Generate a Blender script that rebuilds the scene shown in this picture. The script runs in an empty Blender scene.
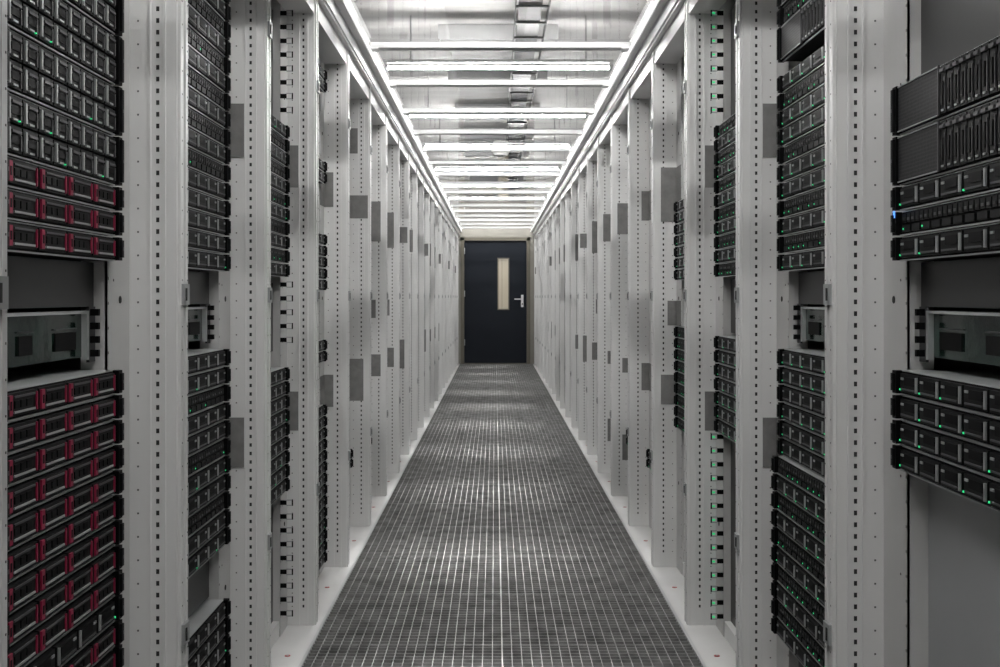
import bpy, math, random
from mathutils import Vector
random.seed(7)
S = bpy.context.scene
S.view_settings.view_transform='Standard'
COL = S.collection

# ---------------------------------------------------------------- materials
def mat(name, col, rough=0.5, metal=0.0, noise=0.0, nscale=8.0, emit=None, estr=0.0, bump=0.0, stretch=None, spec=None):
    m = bpy.data.materials.new(name); m.use_nodes = True
    nt = m.node_tree; b = nt.nodes['Principled BSDF']
    b.inputs['Base Color'].default_value = (*col, 1)
    b.inputs['Roughness'].default_value = rough
    b.inputs['Metallic'].default_value = metal
    if spec is not None: b.inputs['Specular IOR Level'].default_value = spec
    if emit:
        b.inputs['Emission Color'].default_value = (*emit, 1)
        b.inputs['Emission Strength'].default_value = estr
    if noise > 0 or bump > 0:
        tc = nt.nodes.new('ShaderNodeTexCoord')
        mp = nt.nodes.new('ShaderNodeMapping')
        if stretch: mp.inputs['Scale'].default_value = stretch
        nz = nt.nodes.new('ShaderNodeTexNoise'); nz.inputs['Scale'].default_value = nscale
        nz.inputs['Detail'].default_value = 5
        nt.links.new(tc.outputs['Object'], mp.inputs['Vector'])
        nt.links.new(mp.outputs['Vector'], nz.inputs['Vector'])
        if noise > 0:
            r = nt.nodes.new('ShaderNodeValToRGB')
            r.color_ramp.elements[0].position = 0.3; r.color_ramp.elements[1].position = 0.7
            r.color_ramp.elements[0].color = (*[c*(1-noise) for c in col], 1)
            r.color_ramp.elements[1].color = (*[min(1, c*(1+noise)) for c in col], 1)
            nt.links.new(nz.outputs['Fac'], r.inputs['Fac'])
            nt.links.new(r.outputs['Color'], b.inputs['Base Color'])
        if bump > 0:
            bp = nt.nodes.new('ShaderNodeBump'); bp.inputs['Strength'].default_value = bump
            bp.inputs['Distance'].default_value = 0.002
            nt.links.new(nz.outputs['Fac'], bp.inputs['Height'])
            nt.links.new(bp.outputs['Normal'], b.inputs['Normal'])
    return m

M = {}
M['white'] = mat('white_powder_coat', (.665,.662,.655), .36, noise=.03, nscale=5)
M['flange'] = mat('shaded_white_flange', (.53,.527,.52), .40, noise=.03, nscale=5)  # post white made darker: shade of the set-back flange put into the colour
M['hole'] = mat('punched_hole_dark', (.02,.02,.02), .8)
M['dot'] = mat('punched_hole_grey', (.11,.11,.11), .8)
M['patch'] = mat('grey_patch', (.18,.178,.173), .8, noise=.12, nscale=40)  # tone of the flat grey patches on the racks
M['side'] = mat('grey_side_panel', (.14,.14,.145), .35, noise=.05, nscale=3)
M['blank'] = mat('dark_blanking_plate', (.032,.032,.032), .4, noise=.08, nscale=3)
M['blankl'] = mat('light_blanking_plate', (.38,.39,.40), .3, noise=.08, nscale=2)
M['black'] = mat('black_plastic', (.0025,.0025,.0028), .55, noise=.2, nscale=30, spec=.10)
M['dark'] = mat('charcoal_plastic', (.006,.0063,.0067), .5, noise=.15, nscale=40, spec=.13)
M['mid'] = mat('grey_latch', (.055,.055,.058), .45, spec=.3)
M['lid'] = mat('galvanised_lid', (.6,.62,.62), .3, metal=.6, noise=.1, nscale=10)
M['edge'] = mat('chassis_edge', (.34,.35,.35), .4, metal=.3)
M['pink'] = mat('crimson_latch', (.25,.016,.05), .45, spec=.25)
M['led'] = mat('green_led', (.0,.3,.1), .4, emit=(.05,1,.35), estr=.8)
M['bled'] = mat('blue_led', (.0,.1,.5), .4, emit=(.1,.3,1), estr=2)
M['green'] = mat('circuit_glass', (.012,.028,.022), .10, metal=.4, noise=.9, nscale=14, bump=.6)
M['alu'] = mat('aluminium_profile', (.45,.455,.455), .35, metal=.4)
M['rail'] = mat('white_roof_rail', (.72,.72,.72), .33)
m = mat('perforated_bezel', (.05,.05,.052), .5, metal=.2, spec=.2)
nt = m.node_tree; b = nt.nodes['Principled BSDF']
tc = nt.nodes.new('ShaderNodeTexCoord'); vo = nt.nodes.new('ShaderNodeTexVoronoi'); vo.inputs['Scale'].default_value = 160
vo.inputs['Randomness'].default_value = 0.15
r = nt.nodes.new('ShaderNodeValToRGB'); r.color_ramp.elements[0].position=.35; r.color_ramp.elements[1].position=.5
r.color_ramp.elements[0].color=(.003,.003,.003,1); r.color_ramp.elements[1].color=(.03,.03,.032,1)
nt.links.new(tc.outputs['Object'], vo.inputs['Vector']); nt.links.new(vo.outputs['Distance'], r.inputs['Fac'])
nt.links.new(r.outputs['Color'], b.inputs['Base Color']); M['mesh'] = m

# ---------------------------------------------------------------- mesh builder
class MB:
    """boxes given as (x0,x1,y0,y1,z0,z1); sgn mirrors x"""
    def __init__(s, sgn=1): s.v=[]; s.f=[]; s.mi=[]; s.mats=[]; s.sgn=sgn
    def mid(s, k):
        if k not in s.mats: s.mats.append(k)
        return s.mats.index(k)
    def poly(s, pts, k):
        n=len(s.v); s.v += [(p[0]*s.sgn, p[1], p[2]) for p in pts]
        idx=list(range(n, n+len(pts)))
        if s.sgn<0: idx.reverse()
        s.f.append(idx); s.mi.append(s.mid(k))
    def box(s, x0,x1,y0,y1,z0,z1,k):
        n=len(s.v); g=s.sgn
        for z in (z0,z1):
            for (x,y) in ((x0,y0),(x1,y0),(x1,y1),(x0,y1)): s.v.append((x*g,y,z))
        F=[(3,2,1,0),(4,5,6,7),(0,1,5,4),(1,2,6,5),(2,3,7,6),(3,0,4,7)]
        i=s.mid(k)
        for f in F:
            ff=[n+a for a in f]
            if g<0: ff.reverse()
            s.f.append(ff); s.mi.append(i)
    def cyl(s, c, r, h, axis, k, n=16, r2=None):
        r2 = r if r2 is None else r2
        b=len(s.v)
        for t,rr in ((0,r),(h,r2)):
            for i in range(n):
                a=2*math.pi*i/n; p=[0,0,0]
                p[axis]=t; p[(axis+1)%3]=rr*math.cos(a); p[(axis+2)%3]=rr*math.sin(a)
                s.v.append(((c[0]+p[0])*s.sgn, c[1]+p[1], c[2]+p[2]))
        mi=s.mid(k)
        for i in range(n):
            j=(i+1)%n; f=[b+i,b+j,b+n+j,b+n+i]
            if s.sgn<0: f.reverse()
            s.f.append(f); s.mi.append(mi)
        f1=[b+i for i in range(n)][::-1]; f2=[b+n+i for i in range(n)]
        if s.sgn<0: f1.reverse(); f2.reverse()
        s.f += [f1,f2]; s.mi += [mi,mi]
    def mesh(s, name):
        me=bpy.data.meshes.new(name); me.from_pydata(s.v,[],s.f)
        for k in s.mats: me.materials.append(M[k] if isinstance(k,str) else k)
        me.polygons.foreach_set('material_index', s.mi); me.update(); return me

def obj(name, me, loc=(0,0,0), parent=None):
    o=bpy.data.objects.new(name, me); COL.objects.link(o); o.location=loc
    if parent: o.parent=parent
    return o
def empty(name, loc):
    e=bpy.data.objects.new(name,None); e.empty_display_size=.1; COL.objects.link(e); e.location=loc; return e

U=.0445
PF=.625   # post front plane
SF=.697   # server front plane
FL=.716   # flange plane
RY=1.34

# ---------------------------------------------------------------- rack frame (local: y 0..0.8)
RH=2.10
def frame(s):
    b=MB(s)
    for (a,c) in ((.002,.024),(.764,.796)):
        b.box(PF,FL,a,c,0,RH,'white')
    b.box(PF-.006,PF,.006,.020,0.0,RH,'white'); b.box(PF-.006,PF,.770,.790,0.0,RH,'white')
    b.box(.645,.650,.761,.764,0,RH,'white'); b.box(.673,.677,.761,.764,0,RH,'white')
    b.box(.645,.650,.024,.027,0,RH,'white'); b.box(.673,.677,.024,.027,0,RH,'white')
    b.box(PF+.002,PF+.006,.796,.8,0,RH,'hole')
    for (a,c,rr) in ((.024,.158,.155),(.642,.764,.642)):
        b.box(FL-.002,FL+.002,a,c,0.0,RH,'flange')
        b.box(FL-.002,FL+.045,rr,rr+.003,0.0,RH,'flange')
    b.box(PF,FL,.024,.764,RH-.06,RH,'white')
    b.box(FL+.002,FL+.04,.036,.764,0,.05,'white')
    b.box(FL+.002,1.72,.002,.798,RH-.01,RH,'white')
    b.box(FL+.002,1.72,.0,.004,0,RH-.01,'side'); b.box(FL+.002,1.72,.796,.80,0,RH-.01,'side')
    b.box(1.72,1.74,.0,.80,0,RH,'side')
    for y in (.13,.64): b.box(1.38,1.40,y,y+.03,.05,RH-.02,'white')
    return b.mesh('rack_frame_mesh')
def holes(s):
    b=MB(s)
    z=.06
    i=0
    while z<RH-.05:
        for y,dy in ((.7636,-.0002),(.0244,.0002)):
            b.box(.6575,.6635,min(y,y+dy),max(y,y+dy),z,z+.009,'hole')
            if i%2==0: b.box(.696,.6995,min(y,y+dy),max(y,y+dy),z+.002,z+.0055,'dot')
        for y in (.014,.780):
            if i%2==0: b.box(PF-.0064,PF-.006,y,y+.003,z,z+.003,'dot')
        if i%2==0:
            for y in (.152,.648): b.box(FL-.0024,FL-.002,y-.002,y+.002,z,z+.005,'dot')
        if i%8==0:
            for y in (.125,.675): b.cyl((FL-.0026,y,z),.0025,.0006,0,'dot',8)
        z+=.0222; i+=1
    for zz in (.35,1.09,1.75):
        for y in (.09,.71): b.cyl((FL-.003,y,zz),.007,.001,0,'hole',12)
    for zz in (.45,1.10,1.8):
        b.box(PF-.012,PF-.006,.776,.800,zz-.02,zz+.02,'edge')
        b.box(PF-.014,PF-.012,.782,.789,zz-.012,zz+.012,'hole')
        b.box(PF-.012,PF-.006,.0,.010,zz-.02,zz+.02,'edge')
    return b.mesh('punched_holes_mesh')
def patches(s, spans):  # grey patches over both flanges and the far post face
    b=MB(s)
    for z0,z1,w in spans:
        b.box(FL-.0035,FL-.002,.656,.7605,z0,z1,'patch')
        b.box(FL-.0035,FL-.002,.028,.144,z0,z1,'patch')
        b.box(w,FL-.0035,.7605,.764,z0,z1,'patch')
    return b.mesh('patch_mesh')

# ---------------------------------------------------------------- servers
LEDP=[.5]
def ears(b, z0,z1, vf):
    for (a,c) in ((.157,.176),(.624,.643)):
        b.box(vf-.010,vf+.004,a,c,z0+.002,z1-.002,'black')
        b.box(vf-.015,vf-.010,a+.005,c-.005,z0+.007,z1-.007,'dark')
        b.box(vf-.0155,vf-.015,a+.007,c-.007,(z0+z1)/2-.003,(z0+z1)/2+.003,'mid')
def chassis(b, z0,z1, vf, lid=True):
    b.box(vf,vf+.68,.176,.624,z0+.001,z1-.003,'black')
    b.box(vf+.001,vf+.68,.172,.628,z1-.003,z1-.001,'lid' if lid else 'dark')
    b.box(vf-.0035,vf,.176,.624,z0+.0,z0+.0025,'edge')
def unit(b, z0, kind, vf=SF):
    rnd=random.random; lp=LEDP[0]
    if kind=='A':
        z1=z0+2*U; chassis(b,z0,z1,vf); ears(b,z0,z1,vf)
        for r in range(2):
            for c in range(8):
                a=.180+c*.0552; e=a+.051; zz=z0+.005+r*.041; zt=zz+.037
                b.box(vf-.006,vf,a,e,zz,zt,'dark')
                b.box(vf-.009,vf-.006,a+.003,a+.009,zz+.004,zt-.004,'edge')
                b.box(vf-.0085,vf-.006,a+.016,e-.004,zt-.010,zt-.006,'mid')
                b.box(vf-.0075,vf-.006,a+.016,e-.004,zz+.012,zt-.015,'black')
                b.box(vf-.0085,vf-.006,a+.018,a+.034,zz+.003,zz+.006,'edge')
                b.box(vf-.0085,vf-.006,e-.008,e-.004,zz+.003,zt-.012,'mid')
                if rnd()<lp: b.box(vf-.0088,vf-.006,e-.012,e-.010,zz+.003,zz+.005,'led')
        return z1
    if kind in 'PC':
        z1=z0+U; chassis(b,z0,z1,vf); ears(b,z0,z1,vf)
        n=4 if kind=='P' else 5
        w=.440/n
        for c in range(n):
            a=.180+c*w; e=a+w-.006; zz=z0+.006; zt=z1-.006
            b.box(vf-.006,vf,a,e,zz,zt,'dark')
            if kind=='P':
                b.box(vf-.009,vf-.006,a+.004,a+.015,zz+.002,zt-.002,'pink')
                b.box(vf-.0095,vf-.009,a+.007,a+.012,zz+.010,zt-.010,'black')
                b.box(vf-.008,vf-.006,a+.024,e-.010,zz+.004,zz+.007,'edge')
                b.box(vf-.008,vf-.006,a+.024,e-.010,zt-.007,zt-.004,'mid')
                for q in range(3): b.box(vf-.0075,vf-.006,a+.026+q*.020,a+.041+q*.020,zz+.011,zt-.011,'black')
                b.box(vf-.0085,vf-.006,e-.006,e-.003,zz+.003,zt-.003,'pink')
            else:
                b.box(vf-.009,vf-.006,a+.003,a+.008,zz+.003,zt-.003,'edge')
                b.box(vf-.008,vf-.006,a+.016,e-.006,zz+.004,zz+.007,'mid')
                b.box(vf-.0075,vf-.006,a+.016,e-.020,zz+.013,zt-.005,'black')
                b.box(vf-.008,vf-.006,e-.016,e-.006,zt-.011,zt-.007,'edge')
                if rnd()<lp: b.box(vf-.0085,vf-.006,e-.0035,e-.001,zz+.003,zz+.006,'led')
        return z1
    if kind=='S':
        z1=z0+U; chassis(b,z0,z1,vf); ears(b,z0,z1,vf)
        for c in range(22):
            a=.184+c*.0195
            b.box(vf-.004,vf,a,a+.015,z0+.022,z1-.007,'dark')
            b.box(vf-.005,vf-.004,a+.003,a+.012,z0+.026,z1-.014,'mid' if c%3 else 'hole')
        for c in range(10):
            a=.186+c*.043; b.box(vf-.005,vf,a,a+.034,z0+.006,z0+.018,'dark')
            if rnd()<lp: b.box(vf-.006,vf-.005,a+.028,a+.031,z0+.010,z0+.013,'led')
        return z1
    if kind=='D':
        z1=z0+2*U; chassis(b,z0,z1,vf); ears(b,z0,z1,vf)
        b.box(vf-.008,vf,.440,.618,z0+.006,z1-.006,'mesh')
        b.box(vf-.011,vf-.008,.436,.440,z0+.004,z1-.004,'mid')
        b.box(vf-.010,vf-.008,.440,.618,z1-.0065,z1-.0045,'edge')
        b.box(vf-.010,vf-.008,.440,.618,z0+.0045,z0+.0065,'edge')
        for c in range(10):
            a=.184+c*.0252; e=a+.0215
            b.box(vf-.008,vf,a,e,z0+.006,z1-.006,'dark')
            b.box(vf-.012,vf-.008,a+.003,e-.003,z1-.018,z1-.012,'mid')
            b.box(vf-.0095,vf-.008,a+.003,a+.005,z0+.012,z1-.026,'mid')
            b.box(vf-.010,vf-.008,a+.010,e-.003,z0+.020,z1-.032,'black')
            b.box(vf-.0095,vf-.008,a+.010,e-.004,z0+.010,z0+.013,'edge')
        return z1
def bank(b, z0, z1, kinds, vf=SF):
    i=0; z=z0
    while z < z1-.02:
        k=kinds[i%len(kinds)]; i+=1
        if k in 'AD' and z+2*U>z1+.02: k='C'
        z=unit(b,z,k,vf)
    return z
def plate(b, z0, z1, k='blank', v=FL+.022):
    b.box(v,v+.003,.158,.642,z0,z1,k)
def device(b):
    b.box(.745,1.25,.185,.608,.990,1.066,'green')
    b.box(.735,1.25,.180,.612,1.066,1.071,'lid')
    b.box(.735,.745,.602,.612,.985,1.066,'lid')
    for c,wd in ((0,.08),(2,.05),(4,.09)):
        a=.20+c*.07; b.box(.742,.745,a,a+wd,1.005,1.035,'black'); b.box(.741,.745,a,a+wd,1.040,1.042,'mid')
    for q in range(4):
        b.box(.720,.735,.616,.624,.99+q*.024,1.002+q*.024,'black')
    b.box(.735,.74,.612,.642,.98,1.078,'mid'); b.box(.735,.74,.158,.180,.98,1.078,'mid')
    plate(b,1.078,1.156)
def handles(b, z0,z1, vf=SF, green=False):
    z=z0
    while z<z1:
        for a in (.160,.634):
            b.box(vf-.004,vf+.016,a,a+.005,z+.010,z+.024,'black')
            b.box(vf-.022,vf-.004,a,a+.004,z+.007,z+.010,'edge')
            b.box(vf-.022,vf-.004,a,a+.004,z+.024,z+.027,'edge')
            b.box(vf-.025,vf-.021,a,a+.004,z+.007,z+.027,'dark')
            if green: b.box(vf-.020,vf-.012,a-.003,a,z+.014,z+.019,'led')
        z+=U
    plate(b,z0-.02,z1+.02,'blank')

def content(kind, s):
    b=MB(s); LEDP[0]=.08 if s<0 else .5
    if kind=='L0':
        z=bank(b,1.158,1.291,'P'); bank(b,z,2.03,'A')
        bank(b,.967-9*U,.967,'P'); bank(b,.967-20*U,.967-9*U-.001,'PCP'); device(b)
    elif kind=='L1':
        bank(b,1.158,1.158+4*U,'C'); bank(b,1.158+4*U,2.03,'CS'); device(b)
        bank(b,.967-11*U,.967,'CCS'); bank(b,.12,.12+5*U,'C'); plate(b,.345,.475)
    elif kind=='L2':
        bank(b,1.158,1.158+11*U,'CS'); bank(b,.47,.47+9*U,'C')
        handles(b,1.68,2.0); handles(b,.94,1.12); handles(b,.06,.42)
    elif kind=='L3':
        for a,c in ((1.90,1.98),(1.54,1.62),(1.12,1.34),(.84,.92),(.05,.65)): bank(b,a,c,'C')
        plate(b,.05,2.03,'blankl')
    elif kind=='R0':
        z=bank(b,1.158,1.158+3*U,'CSC'); z=bank(b,z,z+4*U,'D'); plate(b,z+.003,2.03)
        bank(b,.967-4*U,.967,'C'); device(b); plate(b,.05,.785,'blankl',FL+.035)
        b.box(SF-.012,SF-.0105,.628,.634,1.235,1.247,'bled')
    elif kind=='R1':
        bank(b,1.158,1.158+4*U,'CS'); bank(b,1.158+4*U,1.64,'CCS'); bank(b,1.68,2.03,'DS'); device(b)
        bank(b,.967-6*U,.967,'C'); bank(b,.967-16*U,.967-6*U-.001,'CS',SF-.014); plate(b,.05,.25)
    elif kind=='R2':
        bank(b,1.158,1.158+11*U,'SC'); handles(b,1.68,2.0,green=True); handles(b,.05,.64,green=True); bank(b,.66,.97,'C')
        plate(b,.98,1.15)
    elif kind=='R3':
        bank(b,1.16,1.48,'C'); bank(b,.58,.97,'S'); plate(b,.05,2.03,'blankl')
    elif kind[1]=='4':   # nearly empty rack
        bank(b,.30,.30+2*U,'C'); plate(b,.05,2.03,'blankl')
    return b.mesh('servers_'+kind)

H={}
for s,side in ((-1,'L'),(1,'R')):
    fr=frame(s); ho=holes(s)
    patch_sets=[patches(s,((1.46,1.60,.677),(.65,.78,.677))),
         patches(s,((1.40,1.62,.650),(.66,.78,.650),(.98,1.08,.677))),
         patches(s,((1.47,1.58,.629),(.60,.80,.650),(1.78,1.90,.677))),
         patches(s,((1.44,1.61,.650),(.68,.76,.677),(.20,.34,.677)))]
    for k in range(5): H[side+str(k)]=content(side+str(k),s)
    seq={0:0,1:1,2:2,3:3,4:4,5:4,6:4}
    for k in range(-4,21):
        y=RY+.8*k
        e=empty('server_rack',(0,y,0))
        obj('rack_frame',fr,(0,0,0),e); obj('punched_holes',ho,(0,0,0),e)
        if k>=1:
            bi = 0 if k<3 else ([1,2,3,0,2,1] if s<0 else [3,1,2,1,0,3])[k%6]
            obj('grey_patches',patch_sets[bi],(0,0,0),e)
        c = seq.get(k, [4,4,4,3][k%4])
        if k<0: c=[1,0][k%2]
        obj('rack_servers',H[side+str(c)],(0,0,0),e)

Y0,Y1=-1.90,18.2
# ---------------------------------------------------------------- floor
M['fwhite']=mat('white_floor_panel',(.54,.537,.53),.45,noise=.06,nscale=6)
M['grate']=mat('galvanised_grating',(.235,.235,.23),.5,metal=.15,noise=.4,nscale=12)
M['sub']=mat('dark_subfloor',(.006,.006,.006),.9)
M['red']=mat('red_floor_mark',(.40,.05,.05),.5)
b=MB()
for s in (-1,1):
    x0,x1=sorted((s*.605,s*2.5)); b.box(x0,x1,Y0,Y1,-.04,0,'fwhite')
b.box(-.605,.605,Y0,Y1,-.45,-.42,'sub')
b.box(-.607,-.604,Y0,Y1,-.42,-.04,'sub'); b.box(.604,.607,Y0,Y1,-.42,-.04,'sub')
obj('floor',b.mesh('floor'))
b=MB()
p=.0300; T=.0025
n=int(1.2/p)
for i in range(n+1):
    x=-.598+i*(1.196/n); b.box(x-T/2,x+T/2,Y0,Y1,-.028,-.002,'grate')
y=Y0+.01
while y<Y1:
    b.box(-.6,.6,y-T/2,y+T/2,-.020,-.002,'grate'); y+=p
y=Y0
while y<Y1:
    b.box(-.6,.6,y-.002,y+.002,-.03,-.0015,'grate'); y+=.6
for x in (-.600,.600): b.box(x-.005,x+.005,Y0,Y1,-.035,.001,'alu')
b.box(-.0022,.0022,Y0,Y1,-.03,-.0015,'grate')
obj('floor_grating',b.mesh('floor_grating'))
b=MB()
for k in range(-2,21,1):
    for s in (-1,1):
        yy=RY+.8*k+.45
        b.cyl((s*.655,yy,.0),.009,.0012,2,'red',16)
        b.cyl((s*.655,yy,.0012),.004,.0012,2,'edge',10)
obj('floor_marker_dots',b.mesh('floor_marker_dots'))

# ---------------------------------------------------------------- room shell
M['tan']=mat('beige_wall',(.22,.21,.185),.7,noise=.06,nscale=4)
M['wallg']=mat('grey_wall',(.28,.28,.275),.7,noise=.04,nscale=2)
M['ceil']=mat('room_ceiling_paint',(.30,.297,.29),.7,noise=.25,nscale=1.5,stretch=(1,4,1))
b=MB(); b.box(-2.5,-2.4,Y0,Y1,-.45,3.2,'wallg'); obj('wall_left',b.mesh('wall_left'))
b=MB(); b.box(2.4,2.5,Y0,Y1,-.45,3.2,'wallg'); obj('wall_right',b.mesh('wall_right'))
b=MB(); b.box(-2.5,2.5,Y0-.1,Y0,-.45,3.2,'wallg'); obj('wall_back',b.mesh('wall_back'))
DX0,DX1,DH=-.535,.505,2.02
b=MB(); b.box(-2.5,DX0-.05,Y1,Y1+.15,-.45,3.2,'tan'); b.box(DX1+.05,2.5,Y1,Y1+.15,-.45,3.2,'tan')
b.box(DX0-.05,DX1+.05,Y1,Y1+.15,DH+.05,3.2,'tan'); b.box(DX0-.05,DX1+.05,Y1,Y1+.15,-.45,0,'tan')
obj('wall_end',b.mesh('wall_end'))
b=MB(); b.box(-2.5,2.5,Y0,Y1,3.01,3.1,'ceil'); obj('ceiling',b.mesh('ceiling'))

# door
M['navy']=mat('navy_door_paint',(.0075,.010,.015),.5,noise=.06,nscale=3,spec=.15)
M['frame']=mat('olive_door_frame',(.11,.10,.075),.5)
M['pane']=mat('lit_wired_glass',(.34,.30,.23),.2,emit=(.9,.80,.62),estr=.15)
M['steel']=mat('satin_steel',(.6,.6,.6),.3,metal=1)
d=empty('door_1',(0,Y1,0))
b=MB()
wx0,wx1,wz0,wz1=.035,.195,.90,1.72
b.box(DX0+.01,wx0,.03,.08,.012,DH,'navy'); b.box(wx1,DX1-.01,.03,.08,.012,DH,'navy')
b.box(wx0,wx1,.03,.08,.012,wz0,'navy'); b.box(wx0,wx1,.03,.08,wz1,DH,'navy')
obj('leaf',b.mesh('leaf'),(0,0,0),d)
b=MB(); b.box(wx0,wx1,.05,.06,wz0,wz1,'pane')
for (a,c,e,f) in ((wx0-.018,wx0,wz0-.018,wz1+.018),(wx1,wx1+.018,wz0-.018,wz1+.018),(wx0,wx1,wz0-.018,wz0),(wx0,wx1,wz1,wz1+.018)):
    b.box(a,c,.022,.03,e,f,'frame')
b.box(wx0+.055,wx0+.06,.046,.05,wz0,wz1,'frame')
obj('vision_panel',b.mesh('vision_panel'),(0,0,0),d)
b=MB()
b.box(DX0-.05,DX0+.008,-.012,.1,0,DH+.05,'frame'); b.box(DX1-.008,DX1+.05,-.012,.1,0,DH+.05,'frame')
b.box(DX0-.05,DX1+.05,-.012,.1,DH,DH+.05,'frame'); b.box(DX0,DX1,.0,.1,0,.010,'frame')
obj('door_frame',b.mesh('door_frame'),(0,0,0),d)
b=MB()
b.box(.405,.445,.020,.03,.93,1.13,'steel'); b.cyl((.425,-.03,1.06),.010,.05,1,'steel',12)
b.box(.295,.432,-.035,-.020,1.052,1.070,'steel'); b.cyl((.425,.012,.98),.013,.012,1,'hole',12)
obj('lever_handle',b.mesh('lever_handle'),(0,0,0),d)
b=MB()
for z in (.3,1.1,1.8): b.cyl((DX0+.01,.02,z),.012,.1,2,'steel',10)
obj('hinges',b.mesh('hinges'),(0,0,0),d)

# ---------------------------------------------------------------- roof containment
R=2.19
m=bpy.data.materials.new('clear_polycarbonate'); m.use_nodes=True; nt=m.node_tree
for n_ in list(nt.nodes): nt.nodes.remove(n_)
N=nt.nodes.new; Lk=nt.links.new
out=N('ShaderNodeOutputMaterial'); mix=N('ShaderNodeMixShader')
tr=N('ShaderNodeBsdfTransparent'); tr.inputs['Color'].default_value=(.95,.95,.95,1)
gl=N('ShaderNodeBsdfGlossy'); gl.inputs['Roughness'].default_value=.04
ge=N('ShaderNodeNewGeometry'); dt=N('ShaderNodeVectorMath'); dt.operation='DOT_PRODUCT'
Lk(ge.outputs['Incoming'],dt.inputs[0]); Lk(ge.outputs['Normal'],dt.inputs[1])
ab=N('ShaderNodeMath'); ab.operation='ABSOLUTE'; Lk(dt.outputs['Value'],ab.inputs[0])
su=N('ShaderNodeMath'); su.operation='SUBTRACT'; su.inputs[0].default_value=1; Lk(ab.outputs[0],su.inputs[1])
pw=N('ShaderNodeMath'); pw.operation='POWER'; pw.inputs[1].default_value=5; Lk(su.outputs[0],pw.inputs[0])
ma=N('ShaderNodeMath'); ma.operation='MULTIPLY_ADD'; ma.inputs[1].default_value=.8; ma.inputs[2].default_value=.05; Lk(pw.outputs[0],ma.inputs[0])
Lk(ma.outputs[0],mix.inputs[0]); Lk(tr.outputs[0],mix.inputs[1]); Lk(gl.outputs[0],mix.inputs[2])
Lk(mix.outputs[0],out.inputs[0]); M['clear']=m
M['strip']=mat('led_strip',(1,1,1),.5,emit=(1,.995,.985),estr=1.0)
e=empty('aisle_roof',(0,0,0))
b=MB(); P=.85; ys=[4.87+P*i for i in range(-7,16)]
for y in ys:
    b.box(-.575,.575,y-.022,y+.022,R-.004,R+.018,'alu')
    b.box(-.575,.575,y-.030,y+.030,R-.008,R-.004,'alu')
    for s in (-1,1):
        x0,x1=sorted((s*.53,s*.575)); b.box(x0,x1,y-.035,y+.035,R-.014,R-.008,'rail')
obj('cross_bars',b.mesh('cross_bars'),(0,0,0),e)
b=MB()
for i in range(len(ys)-1): b.poly([(-.57,ys[i]+.02,R+.01),(.57,ys[i]+.02,R+.01),(.57,ys[i+1]-.02,R+.01),(-.57,ys[i+1]-.02,R+.01)],'clear')
obj('clear_panels',b.mesh('clear_panels'),(0,0,0),e)
b=MB()
for s in (-1,1):
    def bb(x0,x1,*a):
        x0,x1=sorted((s*x0,s*x1)); b.box(x0,x1,*a)
    bb(.570,.600,Y0,Y1,R-.03,R+.03,'rail'); bb(.600,.606,Y0,Y1,R-.08,R+.03,'rail')
    bb(.606,.64,Y0,Y1,RH,RH+.02,'rail')
    bb(.60,.66,Y0,Y1,R+.03,R+.04,'rail')
    bb(.564,.570,Y0,Y1,R-.024,R-.012,'strip')
obj('side_rails',b.mesh('side_rails'),(0,0,0),e)
M['plast']=mat('white_plastic',(.75,.75,.73),.4)
b=MB(); b.cyl((.02,8.25,R-.018),.07,.025,2,'plast',24); b.cyl((.02,8.25,R-.045),.05,.028,2,'plast',24,.065); b.cyl((.02,8.25,R-.055),.02,.012,2,'edge',16)
obj('smoke_detector',b.mesh('smoke_detector'))

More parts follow.
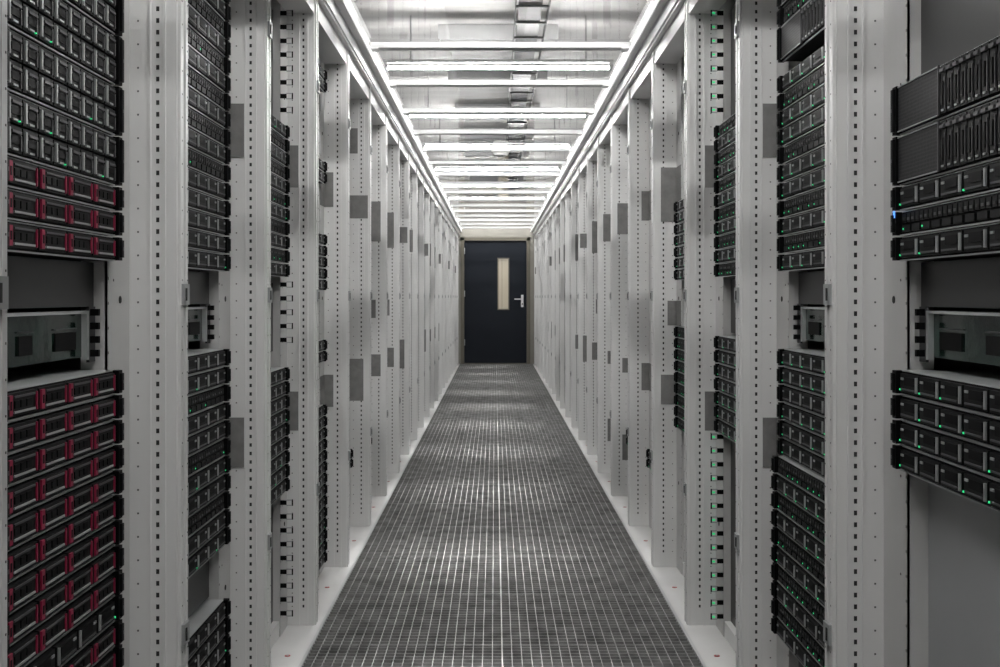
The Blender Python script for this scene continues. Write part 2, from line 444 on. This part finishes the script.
# ---------------------------------------------------------------- overhead: tubes, tray
M['tube']=mat('fluorescent_tube',(1,1,1),.5,emit=(1,.993,.98),estr=232)
M['fix']=mat('grey_lamp_body',(.2,.2,.2),.5)
for j in range(-4,6):
    y=7.54+2*j
    e=empty('fluorescent_lamp',(0,y,2.65))
    b=MB(); b.cyl((-.75,0,0),.010,1.5,0,'tube',8); obj('tube',b.mesh('tube'),(0,0,0),e)
    b=MB(); b.box(-.78,.78,-.015,.015,.035,.055,'fix'); b.box(-.78,-.75,-.015,.015,-.02,.035,'fix'); b.box(.75,.78,-.015,.015,-.02,.035,'fix')
    b.box(-.6,-.59,-.004,.004,.055,.355,'fix'); b.box(.59,.6,-.004,.004,.055,.355,'fix')
    obj('fixture_body',b.mesh('fixture_body'),(0,0,0),e)
# added lamps with boxes, put in only to throw light bands on the grating
for j in range(-1,11):
    y=1.45+1.6*j
    e=empty('added_band_light',(0,y,3.0))
    b=MB(); b.box(-.42,.42,-.07,-.06,-.10,.005,'fix'); b.box(-.42,.42,.06,.07,-.10,.005,'fix')
    b.box(-.42,-.41,-.06,.06,-.10,.005,'fix'); b.box(.41,.42,-.06,.06,-.10,.005,'fix'); b.box(-.41,.41,-.06,.06,-.01,.005,'fix')
    obj('added_band_light_box',b.mesh('added_band_light_box'),(0,0,0),e)
    L=bpy.data.lights.new('added_band_lamp','AREA'); L.shape='RECTANGLE'; L.size=.60; L.size_y=.06; L.energy=9; L.spread=math.radians(20)
    L.color=(1,.993,.98)
    lo=bpy.data.objects.new('added_band_lamp',L); COL.objects.link(lo); lo.parent=e; lo.location=(0,0,-.02)
b=MB()
b.box(.10,.105,Y0+.02,Y1-.02,2.82,2.87,'black'); b.box(.30,.305,Y0+.02,Y1-.02,2.82,2.87,'black')
b.box(.12,.17,Y0+.02,Y1-.02,2.83,2.86,'black'); b.box(.17,.26,Y0+.02,Y1-.02,2.83,2.86,'dark')
y=Y0+.5
while y<Y1-.1: b.box(.10,.305,y,y+.02,2.818,2.83,'dark'); y+=.4
y=Y0+.75
while y<Y1-.1: b.box(.195,.205,y,y+.01,2.83,3.005,'dark'); y+=1.6
obj('cable_tray',b.mesh('cable_tray'))

# ---------------------------------------------------------------- world + camera
w=bpy.data.worlds.new('World'); S.world=w; w.use_nodes=True
w.node_tree.nodes['Background'].inputs[0].default_value=(.5,.5,.5,1); w.node_tree.nodes['Background'].inputs[1].default_value=.3
cam=bpy.data.cameras.new('camera'); co=bpy.data.objects.new('camera',cam); COL.objects.link(co)
co.location=(-.022,0,1.095); co.rotation_euler=(math.radians(90),0,0)
cam.sensor_width=36; cam.lens=40; cam.shift_x=.005; cam.shift_y=-.0365; cam.clip_start=.02
S.camera=co
